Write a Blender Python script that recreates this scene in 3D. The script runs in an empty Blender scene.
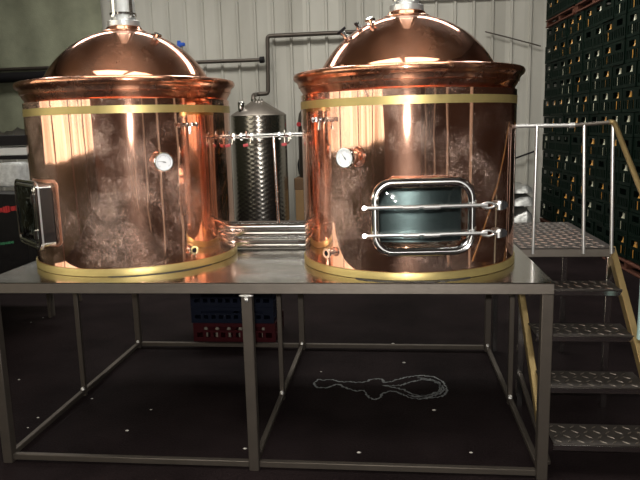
import bpy, math, random
from math import sin, cos, pi, radians as RD
from mathutils import Vector, Matrix
random.seed(7)
S = bpy.context.scene
COL = S.collection
V = Vector

# ------------------------------------------------------------------ materials
def node_mat(name):
    m = bpy.data.materials.new(name); m.use_nodes = True
    nt = m.node_tree; b = nt.nodes['Principled BSDF']
    return m, nt, b

def simple(name, col, rough=.5, metal=0., var=0., scale=8., bump=0., bscale=60., coat=0., spec=.5, rvar=0., emit=0.):
    m, nt, b = node_mat(name)
    b.inputs['Base Color'].default_value = (*col, 1)
    b.inputs['Roughness'].default_value = rough
    b.inputs['Metallic'].default_value = metal
    b.inputs['Specular IOR Level'].default_value = spec
    if emit:
        b.inputs['Emission Color'].default_value = (*col, 1); b.inputs['Emission Strength'].default_value = emit
    if var or bump or rvar:
        tc = nt.nodes.new('ShaderNodeTexCoord')
    if var:
        n = nt.nodes.new('ShaderNodeTexNoise'); n.inputs['Scale'].default_value = scale; n.inputs['Detail'].default_value = 6
        nt.links.new(tc.outputs['Object'], n.inputs['Vector'])
        mx = nt.nodes.new('ShaderNodeMix'); mx.data_type = 'RGBA'
        mx.inputs[6].default_value = (*[max(0, c*(1-var)) for c in col], 1)
        mx.inputs[7].default_value = (*[min(1, c*(1+var)) for c in col], 1)
        nt.links.new(n.outputs['Fac'], mx.inputs[0]); nt.links.new(mx.outputs[2], b.inputs['Base Color'])
    if rvar:
        n2 = nt.nodes.new('ShaderNodeTexNoise'); n2.inputs['Scale'].default_value = scale*1.7; n2.inputs['Detail'].default_value = 5
        nt.links.new(tc.outputs['Object'], n2.inputs['Vector'])
        mr = nt.nodes.new('ShaderNodeMapRange'); mr.inputs['From Min'].default_value = .3; mr.inputs['From Max'].default_value = .7
        mr.inputs['To Min'].default_value = max(0, rough-rvar); mr.inputs['To Max'].default_value = rough+rvar
        nt.links.new(n2.outputs['Fac'], mr.inputs['Value']); nt.links.new(mr.outputs['Result'], b.inputs['Roughness'])
    if bump:
        n3 = nt.nodes.new('ShaderNodeTexNoise'); n3.inputs['Scale'].default_value = bscale; n3.inputs['Detail'].default_value = 4
        nt.links.new(tc.outputs['Object'], n3.inputs['Vector'])
        bp = nt.nodes.new('ShaderNodeBump'); bp.inputs['Strength'].default_value = bump; bp.inputs['Distance'].default_value = .01
        nt.links.new(n3.outputs['Fac'], bp.inputs['Height']); nt.links.new(bp.outputs['Normal'], b.inputs['Normal'])
    return m

def copper_mat(name, col, sharp=.05, soft=.38, mixf=.3, tarn=.12, scuff=.12):
    """polished sheet copper: sharp mirror lobe plus a wiped, brushed lobe and fine scratches"""
    m, nt, b = node_mat(name)
    N = nt.nodes.new; L = nt.links.new
    out = nt.nodes['Material Output']
    tc = N('ShaderNodeTexCoord')
    nz = N('ShaderNodeTexNoise'); nz.inputs['Scale'].default_value = 3; nz.inputs['Detail'].default_value = 8; nz.inputs['Roughness'].default_value = .65
    L(tc.outputs['Object'], nz.inputs['Vector'])
    mx = N('ShaderNodeMix'); mx.data_type = 'RGBA'
    mx.inputs[6].default_value = (*[c*(1-tarn*2.2) for c in col], 1); mx.inputs[7].default_value = (*[min(1, c*(1+tarn)) for c in col], 1)
    L(nz.outputs['Fac'], mx.inputs[0])
    # soft waviness of rolled sheet
    mp = N('ShaderNodeMapping'); mp.inputs['Scale'].default_value = (1, 1, .25)
    L(tc.outputs['Object'], mp.inputs['Vector'])
    wz = N('ShaderNodeTexNoise'); wz.inputs['Scale'].default_value = 5.5; wz.inputs['Detail'].default_value = 2
    L(mp.outputs['Vector'], wz.inputs['Vector'])
    bp = N('ShaderNodeBump'); bp.inputs['Strength'].default_value = .16; bp.inputs['Distance'].default_value = .02
    L(wz.outputs['Fac'], bp.inputs['Height'])
    b.inputs['Metallic'].default_value = 1; b.inputs['Roughness'].default_value = sharp
    L(mx.outputs[2], b.inputs['Base Color']); L(bp.outputs['Normal'], b.inputs['Normal'])
    b2 = N('ShaderNodeBsdfPrincipled'); b2.inputs['Metallic'].default_value = 1
    b2.inputs['Roughness'].default_value = soft; b2.inputs['Anisotropic'].default_value = .95; b2.inputs['Anisotropic Rotation'].default_value = .25
    tg = N('ShaderNodeTangent'); tg.direction_type = 'RADIAL'; tg.axis = 'Z'
    L(tg.outputs['Tangent'], b2.inputs['Tangent']); L(mx.outputs[2], b2.inputs['Base Color'])
    # scratches
    v = N('ShaderNodeTexNoise'); v.inputs['Scale'].default_value = 26; v.inputs['Detail'].default_value = 9; v.inputs['Roughness'].default_value = .75; v.inputs['Distortion'].default_value = 1.4
    L(tc.outputs['Object'], v.inputs['Vector'])
    b3 = N('ShaderNodeBump'); b3.inputs['Strength'].default_value = .3; b3.inputs['Distance'].default_value = .004
    L(v.outputs['Fac'], b3.inputs['Height']); L(b3.outputs['Normal'], b2.inputs['Normal'])
    mr = N('ShaderNodeMapRange'); mr.inputs['From Min'].default_value = .35; mr.inputs['From Max'].default_value = .68
    mr.inputs['To Min'].default_value = mixf*.35; mr.inputs['To Max'].default_value = mixf*1.8
    L(nz.outputs['Fac'], mr.inputs['Value'])
    ms = N('ShaderNodeMixShader'); L(mr.outputs['Result'], ms.inputs['Fac'])
    L(b.outputs['BSDF'], ms.inputs[1]); L(b2.outputs['BSDF'], ms.inputs[2])
    # fine scuffs left by wiping: short random strokes with a rougher, tilted surface
    b4 = N('ShaderNodeBsdfPrincipled'); b4.inputs['Metallic'].default_value = 1; b4.inputs['Roughness'].default_value = .27
    b4.inputs['Base Color'].default_value = (1, .72, .60, 1)
    s1 = N('ShaderNodeTexNoise'); s1.inputs['Scale'].default_value = 60; s1.inputs['Detail'].default_value = 10; s1.inputs['Roughness'].default_value = .8; s1.inputs['Distortion'].default_value = 2.5
    L(tc.outputs['Object'], s1.inputs['Vector'])
    bq = N('ShaderNodeBump'); bq.inputs['Strength'].default_value = 1; bq.inputs['Distance'].default_value = .006
    L(s1.outputs['Fac'], bq.inputs['Height']); L(bq.outputs['Normal'], b4.inputs['Normal'])
    big = N('ShaderNodeTexNoise'); big.inputs['Scale'].default_value = 4.5; big.inputs['Detail'].default_value = 4; L(tc.outputs['Object'], big.inputs['Vector'])
    am = N('ShaderNodeMath'); am.operation = 'MULTIPLY_ADD'; am.inputs[1].default_value = .55; L(big.outputs['Fac'], am.inputs[0]); L(s1.outputs['Fac'], am.inputs[2])
    mq = N('ShaderNodeMapRange'); mq.inputs['From Min'].default_value = .77; mq.inputs['From Max'].default_value = .92
    mq.inputs['To Min'].default_value = 0; mq.inputs['To Max'].default_value = scuff; L(am.outputs[0], mq.inputs['Value'])
    m2 = N('ShaderNodeMixShader'); L(mq.outputs['Result'], m2.inputs['Fac']); L(ms.outputs['Shader'], m2.inputs[1]); L(b4.outputs['BSDF'], m2.inputs[2])
    L(m2.outputs['Shader'], out.inputs['Surface'])
    return m

def ribbed_mat(name, col, dark, pitch, axis, rough=.6, line=.10, emit=0, var=.12, panel=0):
    """painted or translucent sheeting, tint varies sheet by sheet"""
    m, nt, b = node_mat(name)
    N = nt.nodes.new; L = nt.links.new
    tc = N('ShaderNodeTexCoord'); sp = N('ShaderNodeSeparateXYZ'); L(tc.outputs['Object'], sp.inputs['Vector'])
    a = N('ShaderNodeMath'); a.operation = 'DIVIDE'; a.inputs[1].default_value = pitch; L(sp.outputs[axis], a.inputs[0])
    fl = N('ShaderNodeMath'); fl.operation = 'FLOOR'; L(a.outputs[0], fl.inputs[0])
    wn = N('ShaderNodeTexWhiteNoise'); wn.noise_dimensions = '1D'; L(fl.outputs[0], wn.inputs['W'])
    nz = N('ShaderNodeTexNoise'); nz.inputs['Scale'].default_value = 1.3; nz.inputs['Detail'].default_value = 7
    mp = N('ShaderNodeMapping'); mp.inputs['Scale'].default_value = (1.6, 1.6, .5); L(tc.outputs['Object'], mp.inputs['Vector']); L(mp.outputs['Vector'], nz.inputs['Vector'])
    ad = N('ShaderNodeMath'); ad.operation = 'MULTIPLY_ADD'; ad.inputs[1].default_value = .45; L(wn.outputs['Value'], ad.inputs[0]); L(nz.outputs['Fac'], ad.inputs[2])
    mr = N('ShaderNodeMapRange'); mr.inputs['From Min'].default_value = .35; mr.inputs['From Max'].default_value = 1.05; L(ad.outputs[0], mr.inputs['Value'])
    mx = N('ShaderNodeMix'); mx.data_type = 'RGBA'; mx.inputs[6].default_value = (*dark, 1); mx.inputs[7].default_value = (*col, 1)
    L(mr.outputs['Result'], mx.inputs[0]); L(mx.outputs[2], b.inputs['Base Color'])
    b.inputs['Roughness'].default_value = rough; b.inputs['Specular IOR Level'].default_value = .25
    if emit:
        L(mx.outputs[2], b.inputs['Emission Color']); b.inputs['Emission Strength'].default_value = emit
    return m

COPPER = copper_mat('sheet_copper', (.95, .51, .36), soft=.36, mixf=.055, scuff=.55)
COPPER_D = copper_mat('dome_copper', (.88, .41, .25), sharp=.07, soft=.34, mixf=.16)
COPPER_R = copper_mat('rim_copper', (.93, .42, .25), sharp=.10, soft=.30, mixf=.35)
BRASS = simple('brass_band', (.50, .40, .16), .42, .7, var=.12, scale=20, rvar=.05)
STEEL = simple('polished_steel', (.78, .77, .75), .16, 1, var=.05)
CHROME = simple('chrome_steel', (.9, .9, .9), .08, 1)
DECK = simple('deck_steel', (.60, .58, .55), .17, 1, var=.10, scale=3, bump=.05, bscale=9, rvar=.06)
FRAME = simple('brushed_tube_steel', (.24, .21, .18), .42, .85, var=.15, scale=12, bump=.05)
FRAMED = simple('shaded_dark_tube_steel', (.10, .084, .07), .45, .7, var=.18, scale=12, bump=.05)  # beam steel again, leg shade put into the colour; also serves dark pipes
CHECK = simple('checker_plate_steel', (.07, .060, .053), .5, .7, var=.3, scale=14, bump=.1, bscale=30)
WORN = simple('worn_raised_steel', (.50, .47, .44), .38, .9, var=.2)
GOLD = simple('yellow_zinc_bar', (.36, .26, .115), .42, .7, var=.2)
TEAL = simple('pale_film_wrapped_steel', (.55, .80, .76), .3, .25, var=.1)
WELD = simple('weld_steel', (.8, .79, .76), .35, .9, bump=.6, bscale=180)
GALV = simple('galvanised_steel', (.85, .88, .88), .36, .8, var=.12, scale=30, bump=.2, bscale=40)
BLACK = simple('black_rubber', (.012, .011, .012), .6, spec=.15, var=.2)
DARKP = simple('black_plastic_sheet', (.004, .0035, .004), .45, spec=.15, bump=.5, bscale=9)
RED = simple('red_plastic', (.35, .01, .012), .5)
SATIN = simple('satin_steel', (.80, .80, .79), .36, 1)
LINING = simple('steel_lining', (.62, .64, .64), .30, .95, var=.25, scale=5, bump=.15, bscale=7)
PINK = simple('red_lever_plastic', (.50, .08, .09), .4)
BLUE = simple('blue_valve_plastic', (.02, .10, .55), .4)
WHITE = simple('dial_white', (.86, .89, .92), .35)
INK = simple('dial_ink', (.02, .02, .03), .5)
WALL = ribbed_mat('back_cladding', (.54, .525, .47), (.38, .365, .32), .29, 0)
OLIVE = simple('olive_paint', (.036, .035, .012), .6, var=.3, scale=2)
DARKW = simple('sooty_plaster', (.15, .10, .085), .8, var=.5, scale=.7)
DARKR = simple('reflection_dark_wall', (.022, .014, .011), .7, var=.5, scale=.6, spec=.1)  # unseen wall, toned dark so the kettles' right sides reflect dark
CEILM = simple('ceiling_sheet', (.16, .15, .13), .7, var=.2, scale=1)
BRIGHT = ribbed_mat('daylit_translucent_sheet', (.98, .93, .80), (.36, .31, .23), .5, 1, emit=2.0)
SKYM = simple('skylight_sheet', (.95, .93, .86), .4, emit=2.2)
NET = simple('green_shade_net', (.25, .26, .18), .85, var=.35, scale=4, bump=.4, bscale=50)
CARD = simple('brown_cardboard', (.33, .20, .09), .8, var=.12)
CARDD = simple('dark_cardboard', (.16, .09, .045), .8, var=.15)
FOIL = simple('crumpled_silver_sheet', (.46, .46, .44), .42, .7, var=.2, scale=6, bump=.9, bscale=14)
GREENP = simple('dark_green_plastic', (.003, .0095, .006), .6, spec=.08, var=.35, scale=5)
REDP = simple('crate_red_plastic', (.030, .002, .004), .5, spec=.15, var=.25)
BLUEP = simple('crate_blue_plastic', (.003, .005, .014), .5, spec=.15, var=.25)
WOOD = simple('reddish_pallet_wood', (.10, .030, .014), .8, var=.35, scale=9)
AMBER = simple('amber_bottle_glass', (.75, .36, .06), .25, var=.3, spec=.9)
PALEG = simple('pale_bottle_glass', (.70, .70, .52), .25, var=.2, spec=.9)
DIMG = simple('dim_bottle_glass', (.20, .17, .14), .15)
CAPM = simple('bottle_cap_metal', (.75, .70, .55), .25, .9)
SALT = simple('dried_white_residue', (.17, .18, .18), .9, var=.7, scale=40)
CHIP = simple('pale_chip', (.45, .43, .39), .6)
CLOTH = simple('pale_mottled_sacking', (.55, .56, .55), .8, var=.5, scale=25, bump=.5)
PALEW = simple('pale_painted_board', (.62, .63, .62), .5, var=.1)

def glass_mat():
    m, nt, b = node_mat('sight_glass')
    N = nt.nodes.new; L = nt.links.new
    tr = N('ShaderNodeBsdfTransparent'); tr.inputs[0].default_value = (.80, .86, .86, 1)
    gl = N('ShaderNodeBsdfGlossy'); gl.inputs['Roughness'].default_value = .03; gl.inputs['Color'].default_value = (1, 1, 1, 1)
    fr = N('ShaderNodeFresnel'); fr.inputs['IOR'].default_value = 1.7
    nz = N('ShaderNodeTexNoise'); nz.inputs['Scale'].default_value = 7; nz.inputs['Detail'].default_value = 2
    tc = N('ShaderNodeTexCoord'); L(tc.outputs['Object'], nz.inputs['Vector'])
    bp = N('ShaderNodeBump'); bp.inputs['Strength'].default_value = .5; bp.inputs['Distance'].default_value = .02
    L(nz.outputs['Fac'], bp.inputs['Height']); L(bp.outputs['Normal'], gl.inputs['Normal'])
    ms = N('ShaderNodeMixShader'); L(fr.outputs[0], ms.inputs[0]); L(tr.outputs[0], ms.inputs[1]); L(gl.outputs[0], ms.inputs[2])
    L(ms.outputs[0], nt.nodes['Material Output'].inputs['Surface'])
    return m
GLASS = glass_mat()

def dimple_mat():
    m, nt, b = node_mat('dimpled_steel')
    N = nt.nodes.new; L = nt.links.new
    b.inputs['Metallic'].default_value = 1; b.inputs['Roughness'].default_value = .24; b.inputs['Base Color'].default_value = (.42, .40, .36, 1)
    tc = N('ShaderNodeTexCoord'); sp = N('ShaderNodeSeparateXYZ'); L(tc.outputs['Object'], sp.inputs['Vector'])
    at = N('ShaderNodeMath'); at.operation = 'ARCTAN2'; L(sp.outputs[0], at.inputs[0]); L(sp.outputs[1], at.inputs[1])
    u = N('ShaderNodeMath'); u.operation = 'MULTIPLY'; u.inputs[1].default_value = 20; L(at.outputs[0], u.inputs[0])
    w = N('ShaderNodeMath'); w.operation = 'MULTIPLY'; w.inputs[1].default_value = 95; L(sp.outputs[2], w.inputs[0])
    su = N('ShaderNodeMath'); su.operation = 'SINE'; L(u.outputs[0], su.inputs[0])
    sw = N('ShaderNodeMath'); sw.operation = 'SINE'; L(w.outputs[0], sw.inputs[0])
    pr = N('ShaderNodeMath'); pr.operation = 'MULTIPLY'; L(su.outputs[0], pr.inputs[0]); L(sw.outputs[0], pr.inputs[1])
    bp = N('ShaderNodeBump'); bp.inputs['Strength'].default_value = .2; bp.inputs['Distance'].default_value = .004
    L(pr.outputs[0], bp.inputs['Height']); L(bp.outputs['Normal'], b.inputs['Normal'])
    return m
DIMPLE = dimple_mat()

def floor_mat():
    m, nt, b = node_mat('blackened_concrete')
    N = nt.nodes.new; L = nt.links.new
    tc = N('ShaderNodeTexCoord')
    a = N('ShaderNodeTexNoise'); a.inputs['Scale'].default_value = 1.2; a.inputs['Detail'].default_value = 8; a.inputs['Roughness'].default_value = .6
    g = N('ShaderNodeTexNoise'); g.inputs['Scale'].default_value = 95; g.inputs['Detail'].default_value = 3
    L(tc.outputs['Object'], a.inputs['Vector']); L(tc.outputs['Object'], g.inputs['Vector'])
    ad = N('ShaderNodeMath'); ad.operation = 'MULTIPLY_ADD'; ad.inputs[1].default_value = .6; L(g.outputs['Fac'], ad.inputs[0]); L(a.outputs['Fac'], ad.inputs[2])
    mr = N('ShaderNodeMapRange'); mr.inputs['From Min'].default_value = .55; mr.inputs['From Max'].default_value = 1.05; L(ad.outputs[0], mr.inputs['Value'])
    mx = N('ShaderNodeMix'); mx.data_type = 'RGBA'; mx.inputs[6].default_value = (.004, .0027, .003, 1); mx.inputs[7].default_value = (.022, .0155, .016, 1)
    L(mr.outputs['Result'], mx.inputs[0]); L(mx.outputs[2], b.inputs['Base Color'])
    b.inputs['Roughness'].default_value = .62; b.inputs['Specular IOR Level'].default_value = .02
    bp = N('ShaderNodeBump'); bp.inputs['Strength'].default_value = .4; bp.inputs['Distance'].default_value = .006
    L(g.outputs['Fac'], bp.inputs['Height']); L(bp.outputs['Normal'], b.inputs['Normal'])
    return m
FLOOR = floor_mat()

# ------------------------------------------------------------------ mesh builder
class MB:
    def __init__(s): s.v = []; s.f = []
    def add(s, vs, fs, M=None):
        n = len(s.v)
        for v in vs:
            v = V(v)
            s.v.append(M @ v if M else v)
        s.f += [tuple(i+n for i in f) for f in fs]
        return s
    def box(s, a, b, M=None):
        x0, y0, z0 = a; x1, y1, z1 = b
        vs = [(x0,y0,z0),(x1,y0,z0),(x1,y1,z0),(x0,y1,z0),(x0,y0,z1),(x1,y0,z1),(x1,y1,z1),(x0,y1,z1)]
        return s.add(vs, [(0,3,2,1),(4,5,6,7),(0,1,5,4),(1,2,6,5),(2,3,7,6),(3,0,4,7)], M)
    def cbox(s, a, b, c=.003, M=None):
        """box with chamfered edges"""
        x0,y0,z0 = a; x1,y1,z1 = b
        xs = (x0, x0+c, x1-c, x1); ys = (y0, y0+c, y1-c, y1)
        rings = []
        for z, k in ((z0,1),(z0+c,0),(z1-c,0),(z1,1)):
            i = c if k else 0
            X0,X1,Y0,Y1 = x0+i, x1-i, y0+i, y1-i
            rings.append([(X0+c,Y0,z),(X1-c,Y0,z),(X1,Y0+c,z),(X1,Y1-c,z),(X1-c,Y1,z),(X0+c,Y1,z),(X0,Y1-c,z),(X0,Y0+c,z)])
        vs = [p for r in rings for p in r]; fs = [tuple(range(7,-1,-1)), tuple(range(24,32))]
        for r in range(3):
            for j in range(8):
                k = (j+1) % 8; fs.append((r*8+j, r*8+k, r*8+8+k, r*8+8+j))
        return s.add(vs, fs, M)
    def bar(s, A, B, w, h, up=(0,0,1), c=.003):
        """square-section bar from A to B (w across, h along up)"""
        A = V(A); B = V(B); d = (B-A); ln = d.length; d.normalize(); u = V(up)
        sd = d.cross(u)
        if sd.length < 1e-4: sd = d.cross(V((0,1,0)))
        sd.normalize(); uu = sd.cross(d)
        M = Matrix(((sd.x,d.x,uu.x,A.x),(sd.y,d.y,uu.y,A.y),(sd.z,d.z,uu.z,A.z),(0,0,0,1)))
        return s.cbox((-w/2,0,-h/2),(w/2,ln,h/2), min(c, w/4, h/4), M)
    def tube(s, pts, r, n=14, cap=True, radii=None):
        pts = [V(p) for p in pts]; m = len(pts); rings = []
        t0 = (pts[1]-pts[0]).normalized(); ref = V((0,0,1)) if abs(t0.z) < .9 else V((1,0,0))
        u = t0.cross(ref).normalized()
        for i, p in enumerate(pts):
            t = (pts[min(i+1,m-1)]-pts[max(i-1,0)]).normalized()
            u = (u - t*u.dot(t)).normalized(); w = t.cross(u)
            rr = radii[i] if radii else r
            rings.append([p+(u*cos(2*pi*k/n)+w*sin(2*pi*k/n))*rr for k in range(n)])
        vs = [q for g in rings for q in g]; fs = []
        for i in range(m-1):
            for k in range(n):
                l = (k+1) % n; fs.append((i*n+k, i*n+l, (i+1)*n+l, (i+1)*n+k))
        if cap: fs += [tuple(range(n-1,-1,-1)), tuple((m-1)*n+k for k in range(n))]
        return s.add(vs, fs)
    def lathe(s, prof, n=64, M=None, skip=None, closed=False):
        """prof: list of (r,z), spun about local z"""
        m = len(prof); vs = [(r*cos(2*pi*k/n), r*sin(2*pi*k/n), z) for r, z in prof for k in range(n)]; fs = []
        for i in range(m if closed else m-1):
            j = (i+1) % m
            for k in range(n):
                l = (k+1) % n
                if skip and skip(2*pi*(k+.5)/n, (prof[i][1]+prof[j][1])/2): continue
                fs.append((i*n+k, i*n+l, j*n+l, j*n+k))
        if not closed:
            if prof[0][0] > 1e-6 and prof[0][0] < .001: pass
        return s.add(vs, fs, M)
    def loop(s, out, y, r, M, n=10):
        pts = [M @ V((x, y, z)) for x, z in out]; nn = M.to_3x3() @ V((0, 1, 0)); m = len(pts); vs = []; fs = []
        for i, p in enumerate(pts):
            t = (pts[(i+1) % m]-pts[i-1]).normalized(); w = t.cross(nn).normalized()
            vs += [p+(nn*cos(2*pi*k/n)+w*sin(2*pi*k/n))*r for k in range(n)]
        for i in range(m):
            j = (i+1) % m
            for k in range(n): l = (k+1) % n; fs.append((i*n+k, i*n+l, j*n+l, j*n+k))
        return s.add(vs, fs)
    def plate(s, out, y0, y1, inn=None, M=None):
        """outline (x,z) loops extruded along y; inn makes it a ring"""
        n = len(out); vs = [(x,y0,z) for x,z in out]+[(x,y1,z) for x,z in out]; fs = []
        for k in range(n):
            l = (k+1) % n; fs.append((k,l,n+l,n+k))
        if inn:
            vs += [(x,y0,z) for x,z in inn]+[(x,y1,z) for x,z in inn]
            for k in range(n):
                l = (k+1) % n
                fs += [(2*n+l,2*n+k,3*n+k,3*n+l),(l,k,2*n+k,2*n+l),(n+k,n+l,3*n+l,3*n+k)]
        else: fs += [tuple(range(n-1,-1,-1)), tuple(range(n,2*n))]
        return s.add(vs, fs, M)
    def second(s): s.m2 = len(s.f); return s
    def build(s, name, mat, parent=None, mat2=None, smooth=True, angle=32, orig=None):
        me = bpy.data.meshes.new(name)
        o = bpy.data.objects.new(name, me)
        off = V((0,0,0)); off += world_loc(parent) if parent else V((0,0,0))
        vs = s.v
        if orig is not None: o.location = V(orig)-off; off = V(orig)
        me.from_pydata([v-off for v in vs], [], s.f); me.update()
        me.materials.append(mat)
        if mat2:
            me.materials.append(mat2); me.polygons.foreach_set('material_index', [0 if i < s.m2 else 1 for i in range(len(s.f))])
        import bmesh
        bm = bmesh.new(); bm.from_mesh(me); bmesh.ops.recalc_face_normals(bm, faces=bm.faces); bm.to_mesh(me); bm.free()
        if smooth:
            for p in me.polygons: p.use_smooth = True
            me.set_sharp_from_angle(angle=RD(angle))
        COL.objects.link(o)
        if parent: o.parent = parent
        return o

def world_loc(o):
    l = V((0,0,0))
    while o: l += o.location; o = o.parent
    return l
def tag(o, label, cat, group=None, kind=None):
    o['label'] = label; o['category'] = cat
    if group: o['group'] = group
    if kind: o['kind'] = kind
    return o
def thing(name, loc, label, cat, group=None):
    o = bpy.data.objects.new(name, None); COL.objects.link(o); o.location = loc; o.empty_display_size = .1
    return tag(o, label, cat, group)
def struct(name, mb, mat, **k):
    o = mb.build(name, mat, smooth=k.get('smooth', False)); o['kind'] = 'structure'; return o
def arc(P, Q, R_, n=6):
    """fillet corner points at Q between P and R_"""
    return None
def fillet(pts, r, n=6):
    pts = [V(p) for p in pts]; out = [pts[0]]
    for i in range(1, len(pts)-1):
        a, b, c = pts[i-1], pts[i], pts[i+1]
        d1 = (a-b).normalized(); d2 = (c-b).normalized()
        for k in range(n+1):
            t = k/n
            out.append((b+d1*r)*(1-t)**2 + b*2*t*(1-t) + (b+d2*r)*t*t)
    out.append(pts[-1]); return out
def rrect(w, h, r, n=8, cz=0):
    o = []
    for cx, cy, a0 in ((w/2-r, h/2-r, 0), (-w/2+r, h/2-r, 90), (-w/2+r, -h/2+r, 180), (w/2-r, -h/2+r, 270)):
        for k in range(n+1):
            a = RD(a0+90*k/n); o.append((cx+r*cos(a), cz+cy+r*sin(a)))
    return o
def lozenges(mb, x0, x1, y0, y1, z, pitch=.034, ln=.026, w=.007, h=.0022):
    """raised bars of checker plate, alternately turned"""
    i = 0; y = y0+pitch*.5
    while y < y1-pitch*.3:
        j = 0; x = x0+pitch*.5
        while x < x1-pitch*.3:
            a = RD(45 if (i+j) % 2 else -45); c, s_ = cos(a), sin(a)
            loc = lambda u, v_: (x+u*c-v_*s_, y+u*s_+v_*c)
            p = [loc(ln/2,0), loc(0,w/2), loc(-ln/2,0), loc(0,-w/2)]
            q = [loc(ln/3,0), loc(0,w/4), loc(-ln/3,0), loc(0,-w/4)]
            mb.add([(a_[0],a_[1],z) for a_ in p]+[(a_[0],a_[1],z+h) for a_ in q], [(4,5,6,7),(0,1,5,4),(1,2,6,5),(2,3,7,6),(3,0,4,7)])
            x += pitch; j += 1
        y += pitch; i += 1

# ------------------------------------------------------------------ the hall
XL, XR, YF, YB, ZC = -5.0, 5.45, -15.0, 8.0, 5.2
mb = MB(); mb.box((XL-.2, YF-.2, -.2), (XR+.2, YB+.2, 0)); struct('floor', mb, FLOOR)
# back wall: folded cladding, ribs 0.29 m apart
mb = MB(); P = .29; x = XL-.1; prof = []
while x < XR+.1:
    prof += [(x, 0), (x+P-.055, 0), (x+P-.043, -.030), (x+P-.014, -.030)]; x += P
n = len(prof); vs = [(a, YB+b, 0) for a, b in prof]+[(a, YB+b, ZC+.1) for a, b in prof]+[(a, YB+.12, 0) for a, b in prof]+[(a, YB+.12, ZC+.1) for a, b in prof]
fs = []
for i in range(n-1): fs += [(i, i+1, n+i+1, n+i), (2*n+i+1, 2*n+i, 3*n+i, 3*n+i+1)]
mb.add(vs, fs); struct('wall_back', mb, WALL)
# left wall: dark painted masonry below, translucent sheeting above
mb = MB(); mb.box((XL-.2, YF-.2, 0), (XL, YB, 1.28)); mb.box((XL-.2, -.1, 1.28), (XL, YB, ZC)); mb.box((XL-.2, YF-.2, 4.6), (XL, -.1, ZC)); struct('wall_left', mb, OLIVE)
mb = MB(); y = YF; prof = []
while y < -.1:
    prof += [(0, y), (0, y+.06), (.03, y+.075), (.03, y+.10)]; y += .11
n = len(prof); vs = [(XL-.08+a, min(b, -.1), 1.28) for a, b in prof]+[(XL-.08+a, min(b, -.1), 4.6) for a, b in prof]
mb.add(vs, [(i, i+1, n+i+1, n+i) for i in range(n-1)]); struct('window_1', mb, BRIGHT)
for i, yy in enumerate((-9.5, -5.2, -1.9)):
    mb = MB(); mb.box((XL-.06, yy-.07, 0), (XL+.12, yy+.07, 4.7)); struct('trim_%d' % (i+1), mb, DARKW)
mb = MB(); mb.bar((XL+.1, -8, 2.2), (XL+.1, -.6, 3.9), .10, .14); struct('trim_4', mb, DARKW)
mb = MB(); mb.box((XR, YF-.2, 0), (XR+.2, YB+.2, ZC)); struct('wall_right', mb, DARKR)
for i, yy in enumerate((-1.2, -3.6, -6.5, -10.5)):
    mb = MB(); mb.box((XR-.14, yy-.09, 0), (XR, yy+.09, ZC)); struct('trim_%d' % (i+5), mb, WALL)  # unseen pale columns, added to streak the reflections in the copper
mb = MB(); mb.box((XL, YF-.2, 0), (XR, YF, ZC)); struct('wall_front', mb, DARKW)
# ceiling with two skylight strips
SK = [(-1.2, 4.6, -3.2, -1.4), (-3.6, 4.4, 4.4, 5.6)]   # x0 x1 y0 y1
mb = MB(); ys = [YF-.2, -3.2, -1.4, 4.4, 5.6, YB+.2]
mb.box((XL-.2, ys[0], ZC), (XR+.2, ys[1], ZC+.15)); mb.box((XL-.2, ys[2], ZC), (XR+.2, ys[3], ZC+.15)); mb.box((XL-.2, ys[4], ZC), (XR+.2, ys[5], ZC+.15))
for x0, x1, y0, y1 in SK:
    mb.box((XL-.2, y0, ZC), (x0, y1, ZC+.15)); mb.box((x1, y0, ZC), (XR+.2, y1, ZC+.15))
mb.box((1.55, -3.2, ZC), (1.85, -1.4, ZC+.15))
struct('ceiling', mb, CEILM)
for i, (x0, x1, y0, y1) in enumerate(SK):
    mb = MB(); mb.box((x0, y0, ZC+.10), (x1, y1, ZC+.12)); struct('window_%d' % (i+2), mb, SKYM)

# ------------------------------------------------------------------ platform
HP, W, D, XM, h = .95, 2.70, 1.81, 1.307, .025
pf = thing('steel_platform', (0,0,0), 'wide stainless steel platform on square tube legs carrying both copper kettles', 'platform')
mb = MB(); mb.cbox((-.02,-.005,HP-.004),(W,D,HP),.001); mb.build('deck_plate', DECK, pf)
def P_bar(name, a, b, w, hh, mat=FRAME, par=pf): return MB().bar(a, b, w, hh).build(name, mat, par)
P_bar('edge_beam', (-.02, .02, HP-.029), (W, .02, HP-.029), .05, .05)
P_bar('edge_beam', (-.02, D-.025, HP-.029), (W, D-.025, HP-.029), .05, .05)
for xx in (.005, XM, W-.025): P_bar('edge_beam', (xx, .045, HP-.029), (xx, D-.05, HP-.029), .05, .05)
YM = .86
for xx in (h, XM, W-h):
    for yy, w in ((h, .05), (YM, .028), (D-h, .042)):
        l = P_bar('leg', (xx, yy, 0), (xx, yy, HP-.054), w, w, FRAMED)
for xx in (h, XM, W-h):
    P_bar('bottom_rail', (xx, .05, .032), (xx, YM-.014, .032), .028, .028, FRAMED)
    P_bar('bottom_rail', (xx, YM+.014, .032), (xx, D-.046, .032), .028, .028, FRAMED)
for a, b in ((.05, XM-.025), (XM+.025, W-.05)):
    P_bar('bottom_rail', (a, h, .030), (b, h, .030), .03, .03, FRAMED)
    P_bar('bottom_rail', (a, D-h, .030), (b, D-h, .030), .03, .03, FRAMED)
def weld(x, y, z, r, sx=1, sz=1):
    mb = MB(); n = 10
    prof = [(max(1e-4, r*sin(pi*i/6)), -r*cos(pi*i/6)) for i in range(7)]
    mb.lathe(prof, n, Matrix.Translation((x,y,z)) @ Matrix.Diagonal((sx,1,sz,1)))
    return mb
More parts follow.
